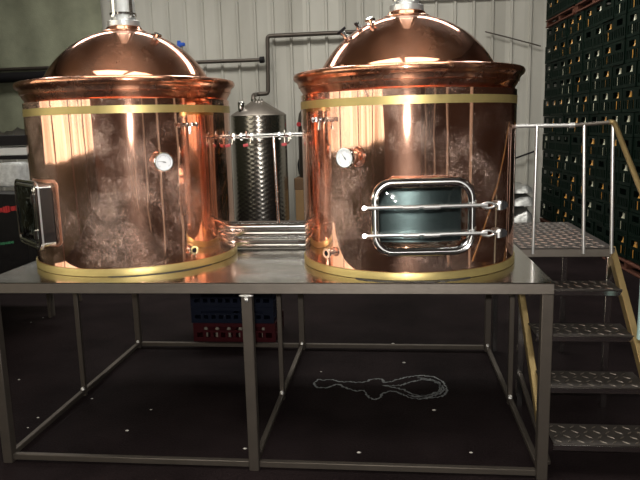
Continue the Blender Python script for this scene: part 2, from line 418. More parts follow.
for xx, yy in ((h, D-h), (XM, D-h), (W-h, D-h), (h, YM), (XM, YM), (W-h, YM)):
    weld(xx, yy-.018, .048, .014, 1, 1.3).build('weld_bead', WELD, pf)
mb = weld(XM, -.006, HP-.062, .011, 3.2, .6); mb.v += []; mb.build('weld_bead', WELD, pf)
weld(XM+.002, -.006, HP-.078, .012, 1, 1.3).build('weld_bead', WELD, pf)
# dark sealing rags creeping out under the kettles
# ------------------------------------------------------------------ kettles
R = .5477
def spinM(cx, cy, az, z=0): return Matrix.Translation((cx, cy, z)) @ Matrix.Rotation(RD(az), 4, 'Z')
def manway(root, cx, cy, az, depth, ajar, corner, bars=True):
    M = spinM(cx, cy, az, 1.253)
    w, hh = (.44 if bars else .36), .325
    out, inn = rrect(w, hh, corner), rrect(w-.03, hh-.03, corner-.012)
    y1 = -(R+depth)
    mw = MB().plate(out, -.49, y1, inn, M).build('manway_neck', COPPER if bars else STEEL, root)
    fl = MB().plate(rrect(w+.018, hh+.018, corner+.009), y1, y1-.012, rrect(w-.040, hh-.040, corner-.016), M).build('flange', SATIN, mw)
    MB().loop(rrect(w+.004, hh+.004, corner+.002), y1-.013, .0085, M).build('flange_bead', CHROME, mw)
    mb = MB(); mb.loop(rrect(w-.036, hh-.036, corner-.014), y1-.019, .0085, DM0 := (M if not ajar else M @ Matrix.Translation((-w/2, y1-.02, 0)) @ Matrix.Rotation(RD(-ajar), 4, 'Z') @ Matrix.Translation((w/2, -y1+.02, 0))))
    DM = DM0
    mb.build('door_frame', CHROME, mw)
    # slightly domed pane
    rings = (1, .94, .85, .7, .5, .3, .12); mb = MB(); vs = []; fs = []; base = rrect(w-.038, hh-.038, corner-.014); n = len(base)
    for sc in rings: vs += [(x*sc, y1-.020-.022*(1-sc**2.4), z*sc) for x, z in base]
    for i in range(len(rings)-1):
        for k in range(n): l = (k+1) % n; fs.append((i*n+k, i*n+l, (i+1)*n+l, (i+1)*n+k))
    fs.append(tuple((len(rings)-1)*n+k for k in range(n)))
    m0 = len(vs); vs += [(x, y1-.012, z) for x, z in base]
    for k in range(n): l = (k+1) % n; fs.append((m0+k, m0+l, l, k))
    fs.append(tuple(m0+k for k in range(n)))
    mb.add(vs, fs, DM); mb.build('glass_pane', GLASS, mw, angle=40)
    if not bars:
        for z in (-.09, .09):
            mb = MB(); mb.tube([DM @ V((w/2-.012, y1-.03, z-.022)), DM @ V((w/2-.012, y1-.03, z+.022))], .011, 10); mb.tube([DM @ V((w/2-.012, y1-.03, z)), DM @ V((w/2-.07, y1-.04, z))], .006, 8)
            mb.build('door_clip', CHROME, mw)
        return mw
    for k, z in enumerate((.050, -.072)):
        mb = MB(); yy = y1-.052
        mb.tube([DM @ V((-.262, yy, z)), DM @ V((.27, yy, z+.001))], .0078, 10)
        mb.tube([DM @ V((-.262, yy+.022, z-.004)), DM @ V((-.262, yy-.012, z+.002))], .010, 10)
        for xx in (-.06, .03): mb.tube([DM @ V((xx-.035, yy-.004, z-.002)), DM @ V((xx+.035, yy-.004, z-.002))], .0095, 10)
        mb.tube([DM @ V((0, yy, z)), DM @ V((0, y1-.03, z))], .006, 8)
        mb.build('clamp_bar', SATIN, mw)
        mb = MB()
        lp = [DM @ V((.25+.028*cos(a)+.022, yy, z+.012*sin(a))) for a in [2*pi*i/16 for i in range(17)]]
        mb.tube(lp, .005, 8, cap=False)
        mb.tube([DM @ V((.295, yy, z)), DM @ V((.325, yy+.012, z+.006))], .010, 10)
        mb.tube([DM @ V((.318, yy-.012, z+.012)), DM @ V((.325, yy+.03, z+.012)), DM @ V((.318, y1+.05, z))], .007, 8)
        mb.tube([DM @ V((.322, yy, z+.018)), DM @ V((.322, yy, z-.02))], .011, 10)
        mb.build('latch', SATIN, mw)
        MB().tube([DM @ V((.338, yy-.004, z)), DM @ V((.338, yy+.022, z-.004))], .019, 12).build('latch_knob', BLACK, mw)
    return mw

def thermometer(root, cx, cy, az, z, needle):
    M = spinM(cx, cy, az, z) @ Matrix.Rotation(RD(90), 4, 'X')      # local +z now points outwards
    yo = R+.052
    t = MB().lathe([(.030, R-.02), (.034, R+.004), (.024, R+.014), (.012, R+.02), (.012, yo)], 24, M).build('thermometer_stem', COPPER_R, root)
    MB().lathe([(.001, yo-.004), (.040, yo-.004), (.047, yo), (.048, yo+.016), (.0455, yo+.020), (.041, yo+.020), (.041, yo+.012), (.001, yo+.012)], 36, M).build('bezel', CHROME, t)
    MB().lathe([(.0005, yo+.0128), (.0405, yo+.0128), (.0405, yo+.0135), (.0005, yo+.0138)], 36, M).build('dial', WHITE, t)
    mb = MB()
    for k in range(27):
        a = RD(-135+270*k/26)
        if abs(a) > RD(136): continue
        c, s_ = sin(a), cos(a); l = .026 if k % 5 == 0 else .030
        p, q = V((c*l, s_*l, yo+.0142)), V((c*.036, s_*.036, yo+.0142)); d = V((s_, -c, 0))*.0006
        mb.add([p-d, p+d, q+d, q-d], [(0,1,2,3)], M)
    a = RD(needle); c, s_ = sin(a), cos(a); d = V((s_, -c, 0))
    mb.add([V((0,0,yo+.016))-V((c,s_,0))*.010-d*.0022, V((0,0,yo+.016))-V((c,s_,0))*.010+d*.0022, V((c*.031, s_*.031, yo+.016))], [(0,1,2)], M)
    mb.lathe([(.0005, yo+.018), (.003, yo+.018), (.003, yo+.0138)], 10, M)
    mb.build('needle', INK, t, smooth=False)

def stub_valve(root, cx, cy, az, z):
    M = spinM(cx, cy, az, z); T = lambda x, y, zz: M @ V((x, y, zz))
    mb = MB()
    mb.tube([T(0,-R+.02,0), T(0,-R-.05,0)], .010, 12)
    mb.tube([T(-.042,-R-.042,.002), T(.042,-R-.042,.002)], .0085, 12)
    for xx in (-.040, -.014, .014, .040): mb.tube([T(xx-.004,-R-.042,.002), T(xx+.004,-R-.042,.002)], .0125, 10)
    mb.tube([T(0,-R-.042,.0), T(0,-R-.042,-.030)], .006, 10)
    v = mb.build('sampling_valve', CHROME, root)
    MB().tube([T(0,-R-.042,-.028), T(0,-R-.044,-.045)], .008, 10).build('valve_tip', STEEL, v)

def drain(root, cx, cy, az, z):
    M = spinM(cx, cy, az, z) @ Matrix.Rotation(RD(90), 4, 'X')
    d = MB().lathe([(.014, R-.02), (.014, R+.020), (.024, R+.024), (.024, R+.036), (.013, R+.036), (.012, R+.01), (.0005, R+.01)], 24, M).build('drain_port', CHROME, root)
    MB().lathe([(.0005, R+.0165), (.0118, R+.0165), (.0118, R+.012)], 16, M).build('drain_hole', BLACK, d)

def kettle(cx, cy, label, man_az, ajar, corner, th, sv, dr, fittings, gap):
    k = thing('copper_kettle', (cx, cy, HP), label, 'brew kettle')
    o = V((cx, cy, 0))
    T = Matrix.Translation(o)
    a0 = RD(man_az-90)
    def skip(a, z):
        d = (a-a0+pi) % (2*pi)-pi
        return abs(d)*R < .185 and abs(z-1.253) < .125
    zs = [HP+.001, HP+.02, 1.02, 1.06, 1.10, 1.13, 1.16, 1.20, 1.25, 1.30, 1.34, 1.376, 1.42, 1.5, 1.6, 1.7, 1.76, 1.812]
    mb = MB(); mb.lathe([(R, z) for z in zs], 144, T, skip)
    mb.lathe([(.001, HP+.003), (R-.002, HP+.003)], 72, T)
    mb.build('kettle_wall', COPPER, k, angle=60)
    mb = MB(); mb.lathe([(.001, HP+.006), (R-.01, HP+.006)]+[(R-.008, z) for z in zs[1:]]+[(R-.01, 1.80), (.001, 1.80)], 144, T, skip); mb.build('inner_lining', LINING, k, angle=60)
    # rim moulding
    rim = [(R, 1.806), (R-.012, 1.816), (R-.008, 1.828), (R+.002, 1.842), (R+.004, 1.850), (R+.010, 1.853), (R+.013, 1.868), (R+.020, 1.880), (R+.030, 1.886),
           (R+.036, 1.896), (R+.036, 1.905), (R+.031, 1.915), (R+.022, 1.919), (R+.008, 1.916), (.50, 1.910), (.452, 1.912), (.452, 1.90)]
    MB().lathe(rim, 144, T).build('rim_moulding', COPPER_R, k, angle=35)
    a, hd, z0 = .452, .288, 1.914; RR = (a*a+hd*hd)/(2*hd)
    dp = [(a, z0-.006)]+[(a*(1-i/22), z0+math.sqrt(RR*RR-(a*(1-i/22))**2)-(RR-hd)) for i in range(0, 18)]
    MB().lathe(dp, 112, T).build('dome', COPPER_D, k, angle=45)
    zt = z0+hd
    MB().lathe([(.122, zt-.030), (.122, zt-.012), (.112, zt-.006), (.098, zt-.004), (.093, zt+.010), (.080, zt+.016)], 64, T).build('dome_collar', COPPER_R, k)
    # bands
    MB().lathe([(R+.0008, 1.744), (R+.0016, 1.744), (R+.0016, 1.781), (R+.0008, 1.781)], 144, T, closed=True).build('upper_band', BRASS, k, angle=45)
    MB().lathe([(R+.002, HP+.002), (R+.007, HP+.002), (R+.007, HP+.036), (R+.005, HP+.039), (R+.002, HP+.039)], 144, T, closed=True).build('base_band', BRASS, k, angle=45)
    # sheet seam
    # chimney
    zc = zt+.012
    ch = MB().lathe([(.078, zc), (.086, zc+.004), (.086, zc+.030), (.078, zc+.034), (.066, zc+.036), (.064, zc+.045), (.064, zc+.55)], 48, T).build('flue_pipe', GALV, k)
    MB().lathe([(.067, zc+.060), (.071, zc+.062), (.071, zc+.074), (.067, zc+.076)], 48, T, closed=True).build('clamp_ring', STEEL, ch)
    for az in (-38, 30):
        M = spinM(cx, cy, az+th[0]*0+ (22 if cx < 1 else -1), 0)
        MB().cbox((-.008, -.082, zc+.045), (.012, -.060, zc+.55), .002, M).build('flue_strap', STEEL, ch)
        MB().tube([M @ V((.002, -.07, zc+.05)), M @ V((.002, -.094, zc+.05))], .008, 8).build('flue_bolt', STEEL, ch)
    # fittings on the dome: (azimuth, radius, kind)
    for az, rr, kind in fittings:
        zz = z0+math.sqrt(RR*RR-rr*rr)-(RR-hd)
        M = spinM(cx, cy, az, 0); q = M @ V((0, -rr, zz-.01)); nn = (M.to_3x3() @ V((0, -rr, math.sqrt(RR*RR-rr*rr)))).normalized()
        mb = MB(); L_ = .045
        mb.tube([q, q+nn*L_], .010, 12); mb.tube([q+nn*.012, q+nn*.020], .018, 12); mb.tube([q+nn*(L_-.014), q+nn*L_], .015, 12)
        if kind == 'valve':
            s_ = (M.to_3x3() @ V((1, 0, 0))); mb.tube([q+nn*.035-s_*.028, q+nn*.035+s_*.028], .007, 10)
        f = mb.build('dome_fitting', CHROME, k)
        if kind == 'cap': MB().tube([q+nn*(L_), q+nn*(L_+.012)], .026, 14).build('black_cap', BLACK, f)
    manway(k, cx, cy, man_az, .052 if cx > 1 else .030, ajar, corner, cx > 1)
    thermometer(k, cx, cy, th[0], th[1], th[2])
    stub_valve(k, cx, cy, sv[0], sv[1]); drain(k, cx, cy, dr[0], dr[1])
    return k
AX, AY, BX, BY = .542, .669, 2.067, .578
kettle(AX, AY, 'left copper kettle, its thermometer on the right side and glass manway on its left edge', -45, 0, .035,
       (35, 1.507, -80), (50, 1.681), (49, 1.05), ((56, .265, 'valve'),), None)
kettle(BX, BY, 'right copper kettle with large glass manway door facing the front', 5.4, 0, .085,
       (-28, 1.514, -38), (-44.5, 1.686), (-42.5, 1.057), ((-42, .25, 'valve'), (-62, .26, 'stub'), (-72, .31, 'cap')), None)

# dark rag pressed under the right kettle
def slab(name, outline, z0, z1, mat, label, cat):
    mb = MB(); n = len(outline)
    mb.add([(x,y,z0) for x,y in outline]+[(x,y,z1) for x,y in outline], [tuple(range(n-1,-1,-1)), tuple(range(n,2*n))]+[(k,(k+1)%n,n+(k+1)%n,n+k) for k in range(n)])
    return tag(mb.build(name, mat, smooth=False), label, cat)
def around(cx, cy, a0, a1, r0, r1, jag=.01, n=24):
    pts = [(cx+r0*sin(RD(a)), cy-r0*cos(RD(a))) for a in [a0+(a1-a0)*i/n for i in range(n+1)]]
    pts += [(cx+(r1+random.uniform(-jag, jag)*(0 if i in (0, n) else 1)-(r1-r0)*(abs(i/n-.5)*2)**4)*sin(RD(a)), cy-(r1+random.uniform(-jag, jag)-(r1-r0)*(abs(i/n-.5)*2)**4)*cos(RD(a))) for i, a in [(i, a1+(a0-a1)*i/n) for i in range(n+1)]]
    return pts
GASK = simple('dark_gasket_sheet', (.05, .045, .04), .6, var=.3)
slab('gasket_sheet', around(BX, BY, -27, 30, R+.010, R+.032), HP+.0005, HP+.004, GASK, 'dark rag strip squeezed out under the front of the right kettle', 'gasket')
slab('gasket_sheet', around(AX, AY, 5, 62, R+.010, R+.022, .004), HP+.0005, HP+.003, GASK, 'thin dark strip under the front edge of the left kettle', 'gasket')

# ------------------------------------------------------------------ piping between the kettles
def hexvalve(mb, c, ax, r=.014):
    c = V(c); ax = V(ax)
    mb.tube([c-ax*.03, c+ax*.03], r, 12); mb.tube([c-ax*.034, c-ax*.024], r*1.5, 8); mb.tube([c+ax*.024, c+ax*.034], r*1.5, 8)
cp = thing('connecting_pipe', (1.30, .63, 1.615), 'upper steel pipe joining the two kettles, with a red-levered valve near each end', 'pipe')
yy, zz = .63, 1.615
MB().tube([(1.0885, yy, zz-.002), (1.5225, yy, zz+.004)], .0105, 14).build('cross_pipe', STEEL, cp)
for xx, sd in ((1.105, -1), (1.205, 1), (1.415, -1)):
    mb = MB(); hexvalve(mb, (xx, yy, zz), (1,0,0)); mb.tube([(xx, yy, zz), (xx, yy, zz+.028)], .007, 10)
    if sd < 0: mb.tube([(xx, yy, zz), (xx, yy, zz-.045)], .008, 10); 
    v = mb.build('ball_valve', CHROME, cp)
    pts = fillet([(xx, yy-.014, zz+.004), (xx+.028, yy-.03, zz-.002), (xx+.026, yy-.03, zz-.040), (xx-.005, yy-.03, zz-.048)], .012, 4)
    l = MB().tube(pts, .0048, 8).build('lever', CHROME, v)
    MB().tube([(xx+.012, yy-.03, zz-.046), (xx-.014, yy-.03, zz-.050)], .0085, 10).build('lever_grip', PINK, v)
MB().tube([(1.352, yy, zz-.005), (1.362, yy, 1.135)], .0085, 12).build('drop_pipe', STEEL, cp)

lp = thing('transfer_pipe', (1.30, .72, HP), 'pair of fat horizontal steel pipes low between the kettles', 'pipe')
MB().tube([(1.071, .80, 1.075), (1.566, .80, 1.075)], .040, 24).build('fat_pipe', STEEL, lp)
MB().tube([(1.055, .86, .992), (1.54, .86, .992)], .038, 24).build('lower_pipe', STEEL, lp)
mb = MB(); mb.tube([(1.44, .86, .992), (1.535, .86, .992)], .0405, 24); mb.tube([(1.44, .86, .994), (1.455, .86, .994)], .0415, 24); mb.build('pipe_coupling', CHROME, lp)
mb = MB(); mb.tube(fillet([(1.10, .60, 1.145), (1.125, .70, 1.132), (1.51, .70, 1.132), (1.535, .60, 1.145)], .02, 4), .0075, 10); mb.build('guard_rod', FRAMED, lp)
MB().bar((1.05, .72, 1.128), (1.54, .72, 1.128), .04, .006).build('cover_strip', CHROME, lp)

# ------------------------------------------------------------------ landing, stairs, guard rail
LX0, LX1, LY0, LY1 = 2.705, 3.22, .82, 1.81
st = thing('steel_staircase', (2.95, .82, 0), 'steel checker-plate landing with four open treads and tube guard rail beside the platform', 'stairs')
mb = MB(); mb.cbox((LX0, LY0, HP-.006), (LX1, LY1, HP), .001); mb.second(); lozenges(mb, LX0, LX1, LY0, LY1, HP, .048, .046, .011, .004); mb.build('landing_plate', CHECK, st, mat2=WORN)
B = lambda name, a, b, w, hh, mat=FRAME: MB().bar(a, b, w, hh).build(name, mat, st)
B('landing_beam', (LX0, LY0+.015, HP-.029), (LX1, LY0+.015, HP-.029), .03, .046)
B('landing_beam', (LX0, LY1-.015, HP-.029), (LX1, LY1-.015, HP-.029), .03, .046)
B('landing_beam', (LX1-.015, LY0+.03, HP-.029), (LX1-.015, LY1-.03, HP-.029), .03, .046)
for xx, yy in ((LX1-.02, LY0+.02), (LX0+.02, LY0+.02), (LX1-.02, LY1-.02), (LX0+.02, LY1-.02)): B('landing_leg', (xx, yy, 0), (xx, yy, HP-.052), .036, .036, STEEL)
B('base_rail', (LX0+.02, LY0, .20), (LX0+.02, .10, .035), .024, .024, FRAMED)
TR = [(.76, .625, .835), (.57, .425, .635), (.38, .21, .42), (.19, -.005, .205)]
for z, y0, y1 in TR:
    mb = MB(); mb.cbox((2.722, y0, z-.006), (3.205, y1, z), .001); mb.second(); lozenges(mb, 2.722, 3.205, y0, y1, z, .050, .040, .010, .003)
    t = mb.build('tread', CHECK, st, mat2=FRAME)
    MB().bar((2.722, y0+.006, z-.021), (3.205, y0+.006, z-.021), .012, .030).build('tread_nosing', STEEL, t)
def stringer(x, A, Bp, wd, mat, nm='stringer'):
    return B(nm, (x, A[0], A[1]), (x, Bp[0], Bp[1]), .034, wd, mat)
stringer(3.216, (.875, .935), (-.10, .055), .055, GOLD)
stringer(2.714, (.815, .70), (.16, .10), .048, GOLD)
# guard rail on the front of the landing
GZ = 1.63
RAILM = simple('bright_rail_steel', (.9, .89, .87), .34, .9)
def GP(xa, xb, rr): MB().tube([(xa, LY0-.012, HP-.03), (xb, LY0-.012, GZ)], rr, 12).build('guard_post', RAILM, st)
GP(2.773, 2.775, .0085)
GP(3.047, 3.022, .0095)
GP(3.197, 3.171, .0095)
for P0 in ():
    pass
rail = MB(); rail.tube([(2.61, LY0-.008, 1.632), (2.955, LY0-.012, 1.628)], .010, 12); rail.tube([(2.945, LY0-.012, 1.628), (2.972, LY0-.012, 1.628)], .014, 12); rail.build('top_rail', RAILM, st)
MB().tube([(2.97, LY0-.012, 1.628), (3.171, LY0-.012, 1.640)], .010, 12).build('top_rail', FRAME, st)
MB().tube(fillet([(3.150, LY0-.012, 1.640), (3.175, LY0-.012, 1.642), (3.195, .60, 1.44), (3.208, -.25, .78)], .02, 4), .014, 12).build('handrail', GOLD, st)
B('handrail_post', (3.222, .395, .56), (3.222, .395, 1.235), .026, .026, TEAL)

# ------------------------------------------------------------------ dimpled tank and things behind
def polytank(x, y, r, z0, zs, zt, label, mat, cat='tank'):
    t = thing('stainless_tank', (x, y, 0), label, cat)
    T = Matrix.Translation((x, y, 0))
    MB().lathe([(.001, z0), (r*.6, z0), (r, z0+.15), (r, zs-.005), (r+.006, zs)], 72, T).build('tank_shell', mat, t)
    MB().lathe([(r+.006, zs), (r, zs+.012), (r*.22, zt-.015), (r*.15, zt), (.001, zt)], 72, T).build('cone_top', FRAME, t)
    for a in (45, 135, 225, 315):
        MB().tube([(x+r*.8*cos(RD(a)), y+r*.8*sin(RD(a)), 0), (x+r*.8*cos(RD(a)), y+r*.8*sin(RD(a)), z0+.1)], .03, 10).build('tank_leg', FRAME, t)
    return t
TX, TY, TR_ = .012, 6.9, .415
t = polytank(TX, TY, TR_, .12, 1.84, 2.07, 'tall dimpled stainless tank with cone top, standing behind the gap between the kettles', DIMPLE)
for k in range(5):
    a = RD(200+k*32); MB().tube([(TX+.09*cos(a), TY+.09*sin(a), 2.03), (TX+.09*cos(a), TY+.09*sin(a), 2.085)], .014, 8).build('bolt', CHROME, t)
MB().lathe([(.001, 1.90), (.05, 1.90), (.055, 1.92), (.055, 2.03), (.05, 2.04), (.001, 2.04)], 24, Matrix.Translation((-.19, 6.68, 0))).build('silver_cap', CHROME, t)
YW = 7.86
# pipe up the wall, leading behind the right kettle
p = fillet([(-.06, 6.9, 2.05), (-.06, 6.95, 2.14), (-.20, YW-.05, 2.20), (-.005, YW, 2.21), (.02, YW, 3.11), (1.75, YW, 3.12)], .05, 5)
tag(MB().tube(p, .034, 14).build('vent_pipe', FRAMED), 'bent grey pipe rising from the dimpled tank and turning right along the wall', 'pipe')
wp = thing('wall_pipe', (-2, YW, 2.7), 'long thin grey pipe along the back wall, its capped end left of the bent pipe', 'pipe')
MB().tube([(-5.0, YW, 2.745), (-.08, YW, 2.745)], .030, 14).build('pipe_run', FRAMED, wp)
MB().tube([(-.12, YW, 2.745), (-.05, YW, 2.745)], .052, 14).build('end_cap', BLACK, wp)
bv = thing('blue_valve', (-1.40, YW, 2.78), 'small blue valve handle on the wall pipe beside the left dome', 'valve')
MB().tube([(-1.40, YW-.02, 2.75), (-1.40, YW-.02, 3.0)], .022, 10).build('valve_stem', STEEL, bv)
mb = MB(); mb.cbox((-1.47, YW-.06, 3.0), (-1.34, YW, 3.06), .012); mb.tube([(-1.44, YW-.03, 2.99), (-1.44, YW-.03, 3.09)], .03, 10); mb.build('valve_handle', BLUE, bv)
mb = MB(); mb.tube([(-5.0, YW-.12, 2.60), (-1.5, YW-.12, 2.60)], .085, 18)
tag(mb.build('insulated_pipe', BLACK), 'thick black lagged pipe on the wall, left of the left kettle dome', 'pipe')
tag(MB().tube([(2.1, YW+.05, 3.60), (4.35, YW+.05, 3.58)], .022, 10).build('conduit', BLACK), 'thin dark conduit across the top of the back wall behind the right flue', 'conduit')
cab = [(3.45, YW+.06, 3.05), (3.8, YW+.06, 2.95), (4.3, YW+.06, 2.80)]
tag(MB().tube(cab, .010, 8).build('cable', FRAMED), 'faint grey cable sloping down the wall right of the right dome', 'cable')
tag(MB().tube([(3.9, YW+.05, 1.06), (4.1, YW+.04, 1.13), (4.3, YW+.05, 1.20)], .014, 8).build('cable', BLACK), 'short black cable sloping up the wall beside the right kettle', 'cable')

# green netting over the left of the wall, ragged hem
mb = MB(); nx = 60; x0, x1 = -5.0, -2.75; top = 4.9; rows = 14; vs = []; fs = []
for side in (0, 1):
    for j in range(rows+1):
        for i in range(nx+1):
            x = x0+(x1-x0)*i/nx
            zb = 1.73+.018*sin(i*1.3)+.03*sin(i*.47)+random.uniform(-.015, .015)
            if side: zb = vs[i][2] if j == 0 else vs[i][2]
            z = zb+(top-zb)*j/rows
            vs.append((x, YB-.10+.02*sin(x*9+.3*j)+(.006 if side else 0), z))
n1 = (nx+1)*(rows+1)
for j in range(rows):
    for i in range(nx):
        a = j*(nx+1)+i; fs += [(a, a+1, a+nx+2, a+nx+1), (n1+a+1, n1+a, n1+a+nx+1, n1+a+nx+2)]
for i in range(nx): fs.append((i+1, i, n1+i, n1+i+1))
mb.add(vs, fs); tag(mb.build('shade_netting', NET), 'green shade netting with ragged hem hanging on the wall at far left', 'netting')

# cartons and silver sheeting seen past the kettles
def carton(x0, y0, z0, x1, y1, z1, label, mat):
    r = thing('cardboard_box', ((x0+x1)/2, (y0+y1)/2, z0), label, 'box')
    MB().cbox((x0, y0, z0), (x1, y1, z1), .006).build('carton', mat, r)
    MB().box(((x0+x1)/2-.03, y0-.002, z0+.02), ((x0+x1)/2+.03, y0+.001, z1-.001)).build('tape', CARDD if mat == CARD else CARD, r)
carton(.50, 7.1, 0, .92, 7.6, .70, 'brown cardboard box on the floor between dimpled tank and right kettle', CARD)
carton(.49, 7.1, .70, .92, 7.6, .88, 'flat dark brown box lying on top of the brown cardboard box', CARDD)
hose = fillet([(.50, 7.7, .9), (.47, 7.7, 1.1), (.70, 7.7, 1.40), (.50, 7.7, 1.6), (.55, 7.7, 1.85), (.66, 7.7, 1.9)], .09, 5)
tag(MB().tube(hose, .018, 8).build('hose', BLACK), 'thin black hose curling up the wall between dimpled tank and right kettle', 'hose')
rv = thing('gas_bottle', (.66, 7.35, .88), 'dark grey bottle with red valve standing high beside the right kettle', 'gas bottle')
MB().lathe([(.001, .88), (.11, .88), (.12, .9), (.12, 1.75), (.10, 1.86), (.04, 1.95), (.03, 2.0), (.001, 2.0)], 24, Matrix.Translation((.66, 7.35, 0))).build('bottle_shell', FRAMED, rv)
MB().tube([(.57, 7.22, 1.70), (.57, 7.30, 1.70)], .035, 10).build('red_cap', RED, rv)

def crumple(name, x0, x1, y0, y1, z0, layers, mat, label, cat):
    """pile of slumped, folded sheets, one closed surface"""
    mb = MB(); nx, ny = 22, 12
    H = lambda i, j, k: z0+sum(layers[:k])+0
    top = []
    for j in range(ny+1):
        for i in range(nx+1):
            u, v = i/nx, j/ny
            e = max(0, 1-(abs(u-.5)*2)**5)*max(0, 1-(abs(v-.5)*2)**5)
            z = z0+layers[0]*(e**.35)*(.85+.15*sin(u*9+v*4))+random.uniform(-.02, .02)*e
            top.append((x0+(x1-x0)*u+random.uniform(-.01, .01), y0+(y1-y0)*v, z))
    fs = [(j*(nx+1)+i, j*(nx+1)+i+1, (j+1)*(nx+1)+i+1, (j+1)*(nx+1)+i) for j in range(ny) for i in range(nx)]
    mb.add(top, fs)
    mb.add([(x0, y0, z0), (x1, y0, z0), (x1, y1, z0), (x0, y1, z0)], [(0,1,2,3)])
    o = mb.build(name, mat, angle=80); tag(o, label, cat); return o
crumple('silver_bag', 3.5, 4.10, 6.9, 7.7, .0, [.40], FOIL, 'lowest slumped silver sheet bag by the crates behind the landing', 'bag')
crumple('silver_bag', 3.48, 4.10, 6.95, 7.7, .425, [.16], FOIL, 'silver sheet bag lying on another behind the landing', 'bag')
crumple('silver_bag', 3.5, 4.08, 7.0, 7.7, .61, [.12], FOIL, 'topmost silver sheet bag behind the landing, under the grey wall', 'bag')


# ------------------------------------------------------------------ shelf rack and sacks left of the platform
rk = thing('storage_rack', (-1.9, 3.0, 0), 'dark steel rack with a pale shelf left of the left kettle', 'rack')
RX0, RX1, RY0, RY1 = -2.75, -1.124, 2.62, 3.15
for xx in (RX0, RX1):
    for yy in (RY0, RY1): MB().bar((xx, yy, 0), (xx, yy, 1.66), .03, .03).build('upright', FRAME, rk)
MB().cbox((RX0, RY0-.03, 1.56), (RX1+.02, RY1, 1.65), .005).build('top_beam', BLACK, rk)
MB().cbox((RX0, RY0-.05, 1.475), (RX1+.02, RY1, 1.545), .005).build('shelf_board', PALEW, rk)
MB().cbox((RX0, RY0-.04, 1.44), (RX1+.02, RY1, 1.47), .004).build('shelf_beam', BLACK, rk)
MB().cbox((RX0, RY0-.0, .50), (RX1, RY1, .53), .004).build('lower_shelf', BLACK, rk)
def sack(name, x0, x1, y0, y1, z0, z1, mat, label, cat, bulge=.12):
    mb = MB(); n, m = 28, 12; vs = []; fs = []
    for j in range(m+1):
        t = j/m; z = z0+(z1-z0)*t; sc = 1-(bulge if 0 < j < m else .25)*(abs(t-.5)*2)**4
        for i in range(n):
            a = 2*pi*i/n; ca, sa = cos(a), sin(a)
            k = 1/max(abs(ca), abs(sa))**.75
            vs.append(((x0+x1)/2+(x1-x0)/2*ca*k*sc*(1+random.uniform(-.03,.03)), (y0+y1)/2+(y1-y0)/2*sa*k*sc, z+random.uniform(-.004,.004)*(j > 0)))
    for j in range(m):
        for i in range(n): k = (i+1) % n; fs.append((j*n+i, j*n+k, (j+1)*n+k, (j+1)*n+i))
    fs += [tuple(range(n-1,-1,-1)), tuple(m*n+i for i in range(n))]
    mb.add(vs, fs); o = mb.build(name, mat, angle=70); return tag(o, label, cat)
sack('sack', -1.36, -1.14, 2.32, 2.55, 1.215, 1.42, CLOTH, 'pale speckled bag on the dark crate, touching the left kettle edge', 'sack')
sack('sack', -1.62, -1.40, 2.32, 2.55, 1.225, 1.41, CLOTH, 'pale bag at the left border under the pale shelf', 'sack')
bc = thing('wrapped_pallet_load', (-1.3, 2.1, .53), 'black plastic-wrapped load with red and green marks left of the platform', 'wrapped load')
mb = MB(); mb.add([(-1.9,1.65,.53),(-.72,1.65,.53),(-.92,2.6,.53),(-1.9,2.6,.53),(-1.9,1.65,1.25),(-.735,1.65,1.22),(-.95,2.6,1.16),(-1.9,2.6,1.17)], [(0,3,2,1),(4,5,6,7),(0,1,5,4),(1,2,6,5),(2,3,7,6),(3,0,4,7)])
mb.build('plastic_wrap', DARKP, bc, smooth=False)
tb = thing('low_table', (-1.4, 2.1, 0), 'low dark steel table left of the platform carrying the black wrapped load', 'table')
MB().add([(-1.95,1.62,.50),(-.72,1.62,.50),(-.92,2.6,.50),(-1.95,2.6,.50),(-1.95,1.62,.53),(-.72,1.62,.53),(-.92,2.6,.53),(-1.95,2.6,.53)], [(0,3,2,1),(4,5,6,7),(0,1,5,4),(1,2,6,5),(2,3,7,6),(3,0,4,7)]).build('table_top', FRAMED, tb, smooth=False)
for xx, yy in ((-1.90, 1.68), (-1.45, 1.68), (-1.90, 2.56), (-1.124, 2.57)): MB().bar((xx, yy, 0), (xx, yy, .50), .03, .03).build('leg', FRAMED, tb)
def smear(z, xa, xb, hgt, mat, nm, yy=1.644, slope=.12, n=9):
    mb = MB()
    for i in range(n):
        x = xa+(xb-xa)*i/n; w = (xb-xa)/n*random.uniform(.5, .95); zz = z+slope*(x-xa)
        hh = hgt*random.uniform(.6, 1)
        mb.box((x, yy-.002, zz-hh/2), (x+w, yy+.006, zz+hh/2))
    mb.build(nm, mat, bc, smooth=False)
smear(1.10, -.95, -.765, .05, RED, 'red_mark')
smear(.85, -.94, -.83, .02, simple('green_print', (.02, .14, .06), .5), 'green_mark')

